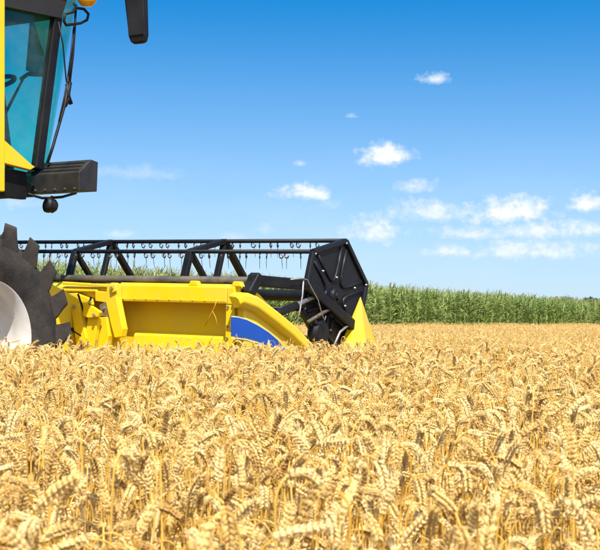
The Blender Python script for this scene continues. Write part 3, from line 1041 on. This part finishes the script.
def stalk(seed, height, nod, lean, hi=True):
    """returns stem, ear, leaf builders; the stalk bends in the XZ plane"""
    rg = random.Random(seed)
    stem, ear, leaves = MB(), MB(), []
    EL = rg.uniform(0.044, 0.064)
    n = 22 if hi else 9
    total = height + EL
    pts = []
    p = Vector((0, 0, 0))
    ph = lean
    s0 = total - EL - rg.uniform(0.03, 0.09)
    wob = rg.uniform(-0.05, 0.05)
    rg_end = rg.uniform(0.0, 0.7)
    ts = []
    STEP = 90
    full = []
    for i in range(STEP + 1):
        s = total * i / STEP
        f = smoothstep(s0, total - EL * rg_end, s)
        ang = lean + wob * math.sin(s * 5) + nod * f
        t = Vector((math.sin(ang), 0, math.cos(ang)))
        full.append((s, p.copy(), t))
        p = p + t * (total / STEP)

    def at(s):
        k = min(STEP - 1, max(0, s / total * STEP))
        i = int(k)
        a, b = full[i], full[i + 1]
        return a[1].lerp(b[1], k - i), a[2].lerp(b[2], k - i).normalized()
    ss = [total - EL - (total - EL) * (1 - (i / n)) ** 2.2 * 1.0 for i in range(n + 1)]
    ss = sorted(max(0, s) for s in ss)
    stem.tube([at(s)[0] for s in ss], [0.0021 - 0.0010 * (s / total) for s in ss], 5 if hi else 3, caps=False)
    # ear
    B = Vector((0, 1, 0))
    tw = rg.uniform(0, math.pi)
    nodes = 9 if hi else 5
    for k in range(nodes * 2):
        f = (k + 0.3) / (nodes * 2)
        s = total - EL + EL * f * 0.93
        c, T = at(s)
        Nn = B.cross(T).normalized()
        s1 = (Nn * math.cos(tw) + B * math.sin(tw))
        s2 = T.cross(s1)
        sg = 1 if k % 2 else -1
        size = (0.62 + 0.5 * math.sin(math.pi * min(1, f * 0.86 + 0.12))) * rg.uniform(0.82, 1.2)
        if hi:
            rings = ((0.12, 0.55), (0.42, 1.0), (0.75, 0.74), (0.93, 0.30))
            for off, wd in ((0, 1.0), (0.9, 0.95), (-0.9, 0.95)):
                ax = T * 1.0 + s1 * sg * rg.uniform(0.40, 0.66) + s2 * off * rg.uniform(0.30, 0.58)
                base = c + s1 * sg * 0.0014 + s2 * off * 0.0013
                ln = 0.0074 * size * rg.uniform(0.85, 1.15)
                ellipsoid(ear, base, ax, s2, ln, 0.0022 * size * wd, 5, rings)
                # short awn
                if rg.random() < 0.55 or f > 0.8:
                    tip = base + ax.normalized() * ln * 0.95
                    al = rg.uniform(0.004, 0.012) * (1.6 if f > 0.75 else 1)
                    d = (ax.normalized() + Vector((rg.uniform(-.2, .2), rg.uniform(-.2, .2), rg.uniform(-.2, .2)))).normalized()
                    ear.add([tip - s2 * 0.0004, tip + s2 * 0.0004, tip + d * al, tip + s1 * 0.0005], [(0, 1, 2), (1, 3, 2), (3, 0, 2)])
        else:
            ax = T + s1 * sg * 0.45
            ellipsoid(ear, c + s1 * sg * 0.002, ax, s2, 0.0105 * size, 0.0034 * size, 4, ((0.35, 1.0), (0.8, 0.5)))
    # dry leaves
    for _ in range(rg.choice((1, 2, 2)) if hi else 1):
        s = total * rg.uniform(0.42, 0.80)
        c, T = at(s)
        az = rg.uniform(0, 2 * math.pi)
        out = Vector((math.cos(az), math.sin(az), 0))
        ln = rg.uniform(0.10, 0.22)
        wd = rg.uniform(0.0025, 0.0045)
        segs = 7 if hi else 3
        el = R(rg.uniform(55, 80))
        droop = R(rg.uniform(90, 190))
        twl = rg.uniform(-2.0, 2.0)
        q = c.copy()
        vs, fs = [], []
        for i in range(segs + 1):
            f = i / segs
            an = el - droop * f ** 1.3
            d = out * math.cos(an) + Vector((0, 0, 1)) * math.sin(an)
            sd = Vector((-out.y, out.x, 0))
            up = d.cross(sd)
            w = wd * (1 - f ** 2.5) + 0.0003
            sdt = sd * math.cos(twl * f) + up * math.sin(twl * f)
            upt = d.cross(sdt)
            vs += [q - sdt * w + upt * w * 0.5, q, q + sdt * w + upt * w * 0.5]
            if i:
                b = 3 * i
                fs += [(b - 3, b - 2, b + 1, b), (b - 2, b - 1, b + 2, b + 1)]
            q = q + d * (ln / segs)
        leaves.append(MB().add(vs, fs))
    ztop = max(v[2] for v in ear.v)
    return stem, ear, leaves, ztop


src = bpy.data.collections.new('plant_sources')     # source shapes; never linked to the scene
src_hi = bpy.data.collections.new('wheat_near_shapes')
src_lo = bpy.data.collections.new('wheat_far_shapes')
src_corn = bpy.data.collections.new('corn_shapes')
src_stub = bpy.data.collections.new('stubble_shapes')

NV = 16
rg = random.Random(11)
variants = []
NODS = [8, 18, 28, 42, 58, 80, 105, 122, 135, 145, 152, 158, 163, 168, 172, 33]
for i in range(NV):
    nod = R(NODS[i] + rg.uniform(-6, 6))
    h = rg.uniform(0.745, 0.79) + 0.065 * (nod / 2.4)
    variants.append((100 + i, h, nod, R(rg.uniform(-5, 7))))


def join3(parts, name):
    mb = MB()
    for k, p in [(0, parts[0]), (1, parts[1])] + [(2, q) for q in parts[2]]:
        o = len(mb.v)
        mb.v += p.v
        mb.f += [tuple(i + o for i in f) for f in p.f]
        mb.mi += [k] * len(p.f)
    return mb.mesh(name, [M['stem'], M['ear'], M['wleaf']], True, recalc=False)


hi_parts, ztops = [], []
for i, (sd, h, nod, lean) in enumerate(variants):
    parts = stalk(sd, h, nod, lean, True)
    hi_parts.append([('stem', parts[0].mesh('stem', M['stem'], True, recalc=False)), ('ear', parts[1].mesh('ear', M['ear'], True, recalc=False))]
                    + [('leaf', q.mesh('leaf', M['wleaf'], True, recalc=False)) for q in parts[2]])
    ztops.append(parts[3])
    o = bpy.data.objects.new('wheat_near_%02d' % i, join3(parts, 'wheat_near_%02d' % i))
    src_hi.objects.link(o)
    parts = stalk(sd, h, nod, lean, False)
    o = bpy.data.objects.new('wheat_far_%02d' % i, join3(parts, 'wheat_far_%02d' % i))
    src_lo.objects.link(o)
for i in range(4):
    r_ = random.Random(i)
    a = r_.uniform(-.2, .2)
    mb = MB().tube([(0, 0, 0), (a * 0.1, r_.uniform(-.02, .02), 0.10 + 0.05 * r_.random())], 0.0022, 5)
    src_stub.objects.link(bpy.data.objects.new('stubble_%d' % i, mb.mesh('stubble_%d' % i, M['stem'])))


def corn_plant(seed):
    r_ = random.Random(seed)
    mb = MB()
    h = 2.05
    bend = (r_.uniform(-.06, .06), r_.uniform(-.06, .06))

    def st(z):
        f = (z / h) ** 2
        return Vector((bend[0] * f, bend[1] * f, z))
    mb.tube([st(h * k / 5) for k in range(6)], [0.014, 0.013, 0.012, 0.010, 0.008, 0.004], 5, caps=False, mi=0)
    az = r_.uniform(0, 6.28)
    nl = 30
    for k in range(nl):
        z = 0.25 + (h - 0.40) * (k / (nl - 1)) ** 0.95
        az += math.pi + r_.uniform(-0.5, 0.5)
        out = Vector((math.cos(az), math.sin(az), 0))
        sd = Vector((-out.y, out.x, 0))
        ln = r_.uniform(0.34, 0.56) * (1.0 if 2 < k < nl - 3 else 0.72)
        wd = r_.uniform(0.020, 0.030) * (1.0 if k < nl - 3 else 0.75)
        el = R(r_.uniform(58, 78))
        droop = R(r_.uniform(55, 150)) if k < nl - 2 else R(r_.uniform(15, 70))
        q = st(z)
        segs = 7
        vs, fs = [], []
        tw = r_.uniform(-.7, .7)
        for i in range(segs + 1):
            f = i / segs
            an = el - droop * f ** 1.5
            d = out * math.cos(an) + Vector((0, 0, 1)) * math.sin(an)
            up = d.cross(sd) * -1
            w = wd * (0.55 + 0.45 * min(1, f * 4)) * (1 - f ** 2.6) + 0.001
            s_ = sd * math.cos(tw * f) + up * math.sin(tw * f)
            u_ = up * math.cos(tw * f) - sd * math.sin(tw * f)
            wav = 0.010 * math.sin(f * 14 + k)
            vs += [q - s_ * w + u_ * (w * 0.35 + wav), q, q + s_ * w + u_ * (w * 0.35 - wav)]
            if i:
                b = 3 * i
                fs += [(b - 3, b - 2, b + 1, b), (b - 2, b - 1, b + 2, b + 1)]
            q = q + d * (ln / segs)
        mb.add(vs, fs, 0)
    if r_.random() < 0.3:
        for k in range(6):
            a = r_.uniform(0, 6.28)
            t = r_.uniform(0.05, 0.35) if k else 0
            b0 = st(h - 0.06)
            e_ = b0 + Vector((math.cos(a) * t, math.sin(a) * t, 1)).normalized() * r_.uniform(0.14, 0.24)
            mb.tube([b0, e_], [0.005, 0.003], 4, caps=False, mi=1)
    return mb.mesh('corn_plant', [M['corn'], M['tassel']], True, recalc=False)


for i in range(9):
    src_corn.objects.link(bpy.data.objects.new('corn_shape_%d' % i, corn_plant(300 + i)))


def scatter(name, pts, rots, scl, var, coll):
    me = bpy.data.meshes.new(name)
    n = len(pts)
    me.vertices.add(n)
    me.vertices.foreach_set('co', np.asarray(pts, dtype=np.float32).ravel())
    a = me.attributes.new('turn', 'FLOAT_VECTOR', 'POINT'); a.data.foreach_set('vector', np.asarray(rots, dtype=np.float32).ravel())
    a = me.attributes.new('size', 'FLOAT', 'POINT'); a.data.foreach_set('value', np.asarray(scl, dtype=np.float32))
    a = me.attributes.new('shape', 'INT', 'POINT'); a.data.foreach_set('value', np.asarray(var, dtype=np.int32))
    o = link(name, me)
    ng = bpy.data.node_groups.new(name + '_nodes', 'GeometryNodeTree')
    ng.interface.new_socket('Geometry', in_out='INPUT', socket_type='NodeSocketGeometry')
    ng.interface.new_socket('Geometry', in_out='OUTPUT', socket_type='NodeSocketGeometry')
    N, L = ng.nodes.new, ng.links.new
    gi, go = N('NodeGroupInput'), N('NodeGroupOutput')
    ci = N('GeometryNodeCollectionInfo')
    ci.inputs['Collection'].default_value = coll
    ci.inputs['Separate Children'].default_value = True
    ci.inputs['Reset Children'].default_value = True
    ip = N('GeometryNodeInstanceOnPoints')
    ip.inputs['Pick Instance'].default_value = True

    def na(t, nm):
        k = N('GeometryNodeInputNamedAttribute')
        k.data_type = t
        k.inputs['Name'].default_value = nm
        return k.outputs['Attribute']
    L(gi.outputs[0], ip.inputs['Points'])
    L(ci.outputs[0], ip.inputs['Instance'])
    L(na('INT', 'shape'), ip.inputs['Instance Index'])
    er = N('FunctionNodeEulerToRotation')
    L(na('FLOAT_VECTOR', 'turn'), er.inputs[0])
    L(er.outputs[0], ip.inputs['Rotation'])
    L(na('FLOAT', 'size'), ip.inputs['Scale'])
    L(ip.outputs[0], go.inputs[0])
    md = o.modifiers.new('scatter', 'NODES')
    md.node_group = ng
    return o


# ------------------------------------------------------------------ field layout
CORN = [(-14.0, 6.0), (-10.6, 15.0), (-4.9, 30.0), (2.4, 49.0), (13.6, 66.0), (32.0, 88.0)]
cxs, cys = [p[0] for p in CORN], [p[1] for p in CORN]
nr = np.random.default_rng(5)
ROOTI = ROOT.inverted()
ri = np.array(ROOTI)


def swath(x, y):
    """True where the machine stands or has already cut"""
    lx = ri[0, 0] * x + ri[0, 1] * y + ri[0, 3]
    ly = ri[1, 0] * x + ri[1, 1] * y + ri[1, 3]
    return (lx < 4.25) & (np.abs(ly) < 2.60)


def half(y):
    return 0.2 * y * 1.25 + 2.2


def field_points(y0, y1, dens):
    w = half(y1)
    n = int(2 * w * (y1 - y0) * dens)
    x = nr.uniform(-w, w, n)
    y = nr.uniform(y0, y1, n)
    k = np.abs(x) < half(y)
    k &= y < np.interp(x, cxs, cys) - 0.35
    k &= ~swath(x, y)
    return x[k], y[k]


def height_field(x, y):
    """gentle unevenness of the crop's top"""
    return (0.030 * np.sin(x * 1.9 + 0.6 * y) * np.sin(0.8 * y - 0.5 * x) + 0.020 * np.sin(3.1 * x - 1.7 * y) + 0.016 * np.sin(5.3 * y + 2.2 * x))


def wheat_set(bands):
    xs, ys = [], []
    for b in bands:
        x, y = field_points(*b)
        xs.append(x); ys.append(y)
    x, y = np.concatenate(xs), np.concatenate(ys)
    n = len(x)
    base = 0.975 + nr.normal(0, 0.065, n) + height_field(x, y)
    base = np.clip(base, 0.82, 1.13)
    rz = nr.uniform(-math.pi, math.pi, n)
    pref = nr.normal(-0.6, 1.0, n)
    rz = np.where(nr.random(n) < 0.55, pref, rz)            # many heads hang the way the wind went
    rot = np.stack([nr.normal(0, 0.055, n), nr.normal(0, 0.055, n), rz], 1)
    var = nr.integers(0, NV, n)
    return x, y, base, rot, var


x, y, s, rot, var = wheat_set([(1.15, 4.0, 640), (4.0, 6.0, 640), (6.0, 11.0, 600)])
# the stalks nearest the lens that stand inside the picture are single plants
d = y
ztop = np.array(ztops)[var] * s
inframe = (np.abs(x) < 0.2 * y * 0.97) & (315 + FPX * (CAM_H - ztop) / y < 535)
idx = np.where(inframe)[0]
idx = idx[np.argsort(d[idx])][:260]
keep = np.ones(len(x), bool)
keep[idx] = False
near = scatter('wheat_field', np.stack([x[keep], y[keep], np.zeros(keep.sum())], 1), rot[keep], s[keep], var[keep], src_hi)
tag(near, 'ripe golden wheat crop filling the field in front of the combine', 'wheat', kind='stuff')
for k in idx:
    e_ = bpy.data.objects.new('wheat_stalk', None)
    e_.empty_display_size = 0.05
    col.objects.link(e_)
    e_.location = (x[k], y[k], 0)
    e_.rotation_euler = rot[k]
    e_.scale = (s[k],) * 3
    nd = NODS[var[k]]
    look = ('an upright ear' if nd < 35 else 'a half bent ear' if nd < 110 else 'an ear hooked right over')
    tag(e_, 'ripe golden wheat stalk with %s, among those nearest the camera' % look, 'wheat stalk', 'nearest wheat stalks with ' + look)
    for nm, me in hi_parts[var[k]]:
        link(nm, me, e_)

x, y, s, rot, var = wheat_set([(11.0, 20.0, 380), (20.0, 36.0, 190), (36.0, 80.0, 80)])
far = scatter('wheat_field', np.stack([x, y, np.zeros(len(x))], 1), rot, s, var, src_lo)
tag(far, 'distant ripe wheat reaching back to the green corn', 'wheat', kind='stuff')

# stubble in the strip that the machine has cut
n = 26000
lx = nr.uniform(-9, 2.0, n)
ly = np.round(nr.uniform(-2.5, 2.5, n) / 0.13) * 0.13 + nr.normal(0, 0.012, n)
P4 = np.stack([lx, ly, np.zeros(n), np.ones(n)], 1) @ np.array(ROOT).T
stb = scatter('stubble', P4[:, :3], np.stack([nr.normal(0, .12, n), nr.normal(0, .12, n), nr.uniform(0, 6.28, n)], 1), nr.uniform(.7, 1.2, n), nr.integers(0, 4, n), src_stub)
tag(stb, 'short cut wheat stubble behind the combine', 'stubble', kind='stuff')

# corn: rows parallel to the edge of the field
pts = []
seg = [Vector((a, b)) for a, b in CORN]
for row in range(12):
    step = 0.115 if row < 5 else 0.24
    for a, b in zip(seg[:-1], seg[1:]):
        t = (b - a).normalized()
        nrm2 = Vector((-t.y, t.x))
        L_ = (b - a).length
        k = 0
        while k * step < L_:
            q = a + t * (k * step) + nrm2 * (row * 0.62)
            pts.append((q.x + random.gauss(0, .06), q.y + random.gauss(0, .06), 0))
            k += 1
n = len(pts)
sc_ = np.clip(nr.normal(1.0, 0.028, n), 0.93, 1.05) * np.interp(np.array(pts)[:, 0], [-6, 2, 12], [1.0, 0.97, 0.87]) * (1 + 0.04 * np.sin(np.arange(n) * 0.02))
cf = scatter('corn_field', pts, np.stack([nr.normal(0, .05, n), nr.normal(0, .05, n), nr.uniform(0, 6.28, n)], 1), sc_, nr.integers(0, 9, n), src_corn)
tag(cf, 'dense green corn crop standing behind the wheat', 'corn', kind='stuff')


# a loose straw caught under the lip of the header's top beam
sw = [HDR @ H(px, py, 1.985) for px, py in ((217, 300), (214.5, 307), (210, 316), (205, 326))]
sw2 = [HDR @ H(px, py, 1.985) for px, py in ((212.5, 311), (215.5, 317), (217.5, 326))]
tag(MB().tube(sw, 0.0035, 5).tube([sw[2] + (sw[1] - sw[2]) * 0.55] + sw2[1:], 0.003, 5).build('straw', M['stem'], smooth=True), 'pale forked straw caught on the shaded panel of the yellow header', 'straw')


# ------------------------------------------------------------------ far trees over the corn at the right
def far_tree(x, y, h, wdt, label, seed):
    r_ = random.Random(seed)
    t = bpy.data.objects.new('tree', None)
    col.objects.link(t)
    t.location = (x, y, 0)
    tr = MB().tube([(0, 0, 0), (0.1, 0, h * 0.4), (0, 0.1, h * 0.8)], [0.28, 0.2, 0.06], 8)
    for k in range(5):
        a = r_.uniform(0, 6.28)
        z = h * r_.uniform(0.3, 0.6)
        tr.tube([(0.05, 0, z), (math.cos(a) * wdt * 0.5, math.sin(a) * wdt * 0.5, z + h * 0.22)], [0.1, 0.03], 6)
    tr.build('trunk', M['bark'], t, smooth=True)
    cr = MB()
    lobes = [(r_.uniform(-.55, .55) * wdt, r_.uniform(-.55, .55) * wdt, h * r_.uniform(0.45, 0.86), r_.uniform(.25, .42) * wdt) for _ in range(11)]
    for _ in range(1500):
        lx_, ly_, lz, lr = r_.choice(lobes)
        v = Vector((r_.gauss(0, 1), r_.gauss(0, 1), r_.gauss(0, 1))).normalized() * lr * r_.uniform(.6, 1.05)
        c = Vector((lx_, ly_, lz)) + v
        a1 = Vector((r_.gauss(0, 1), r_.gauss(0, 1), r_.gauss(0, 1))).normalized() * 0.22
        a2 = Vector((r_.gauss(0, 1), r_.gauss(0, 1), r_.gauss(0, 1))).normalized() * 0.22
        cr.add([c - a1, c + a2, c + a1, c - a2], [(0, 1, 2, 3)])
    me = cr.mesh('crown', M['treeleaf'], False, recalc=False)
    link('crown', me, t)
    tag(t, label, 'tree', 'far trees beyond the corn')


far_tree(70.0, 400.0, 6.4, 4.4, 'broad far tree just showing over the corn top, left of the other two', 1)
far_tree(74.6, 388.0, 6.6, 2.8, 'slim far tree at the right picture edge, left of its outermost neighbour', 2)
far_tree(78.0, 392.0, 6.5, 2.6, 'outermost far tree over the corn at the right picture edge', 3)
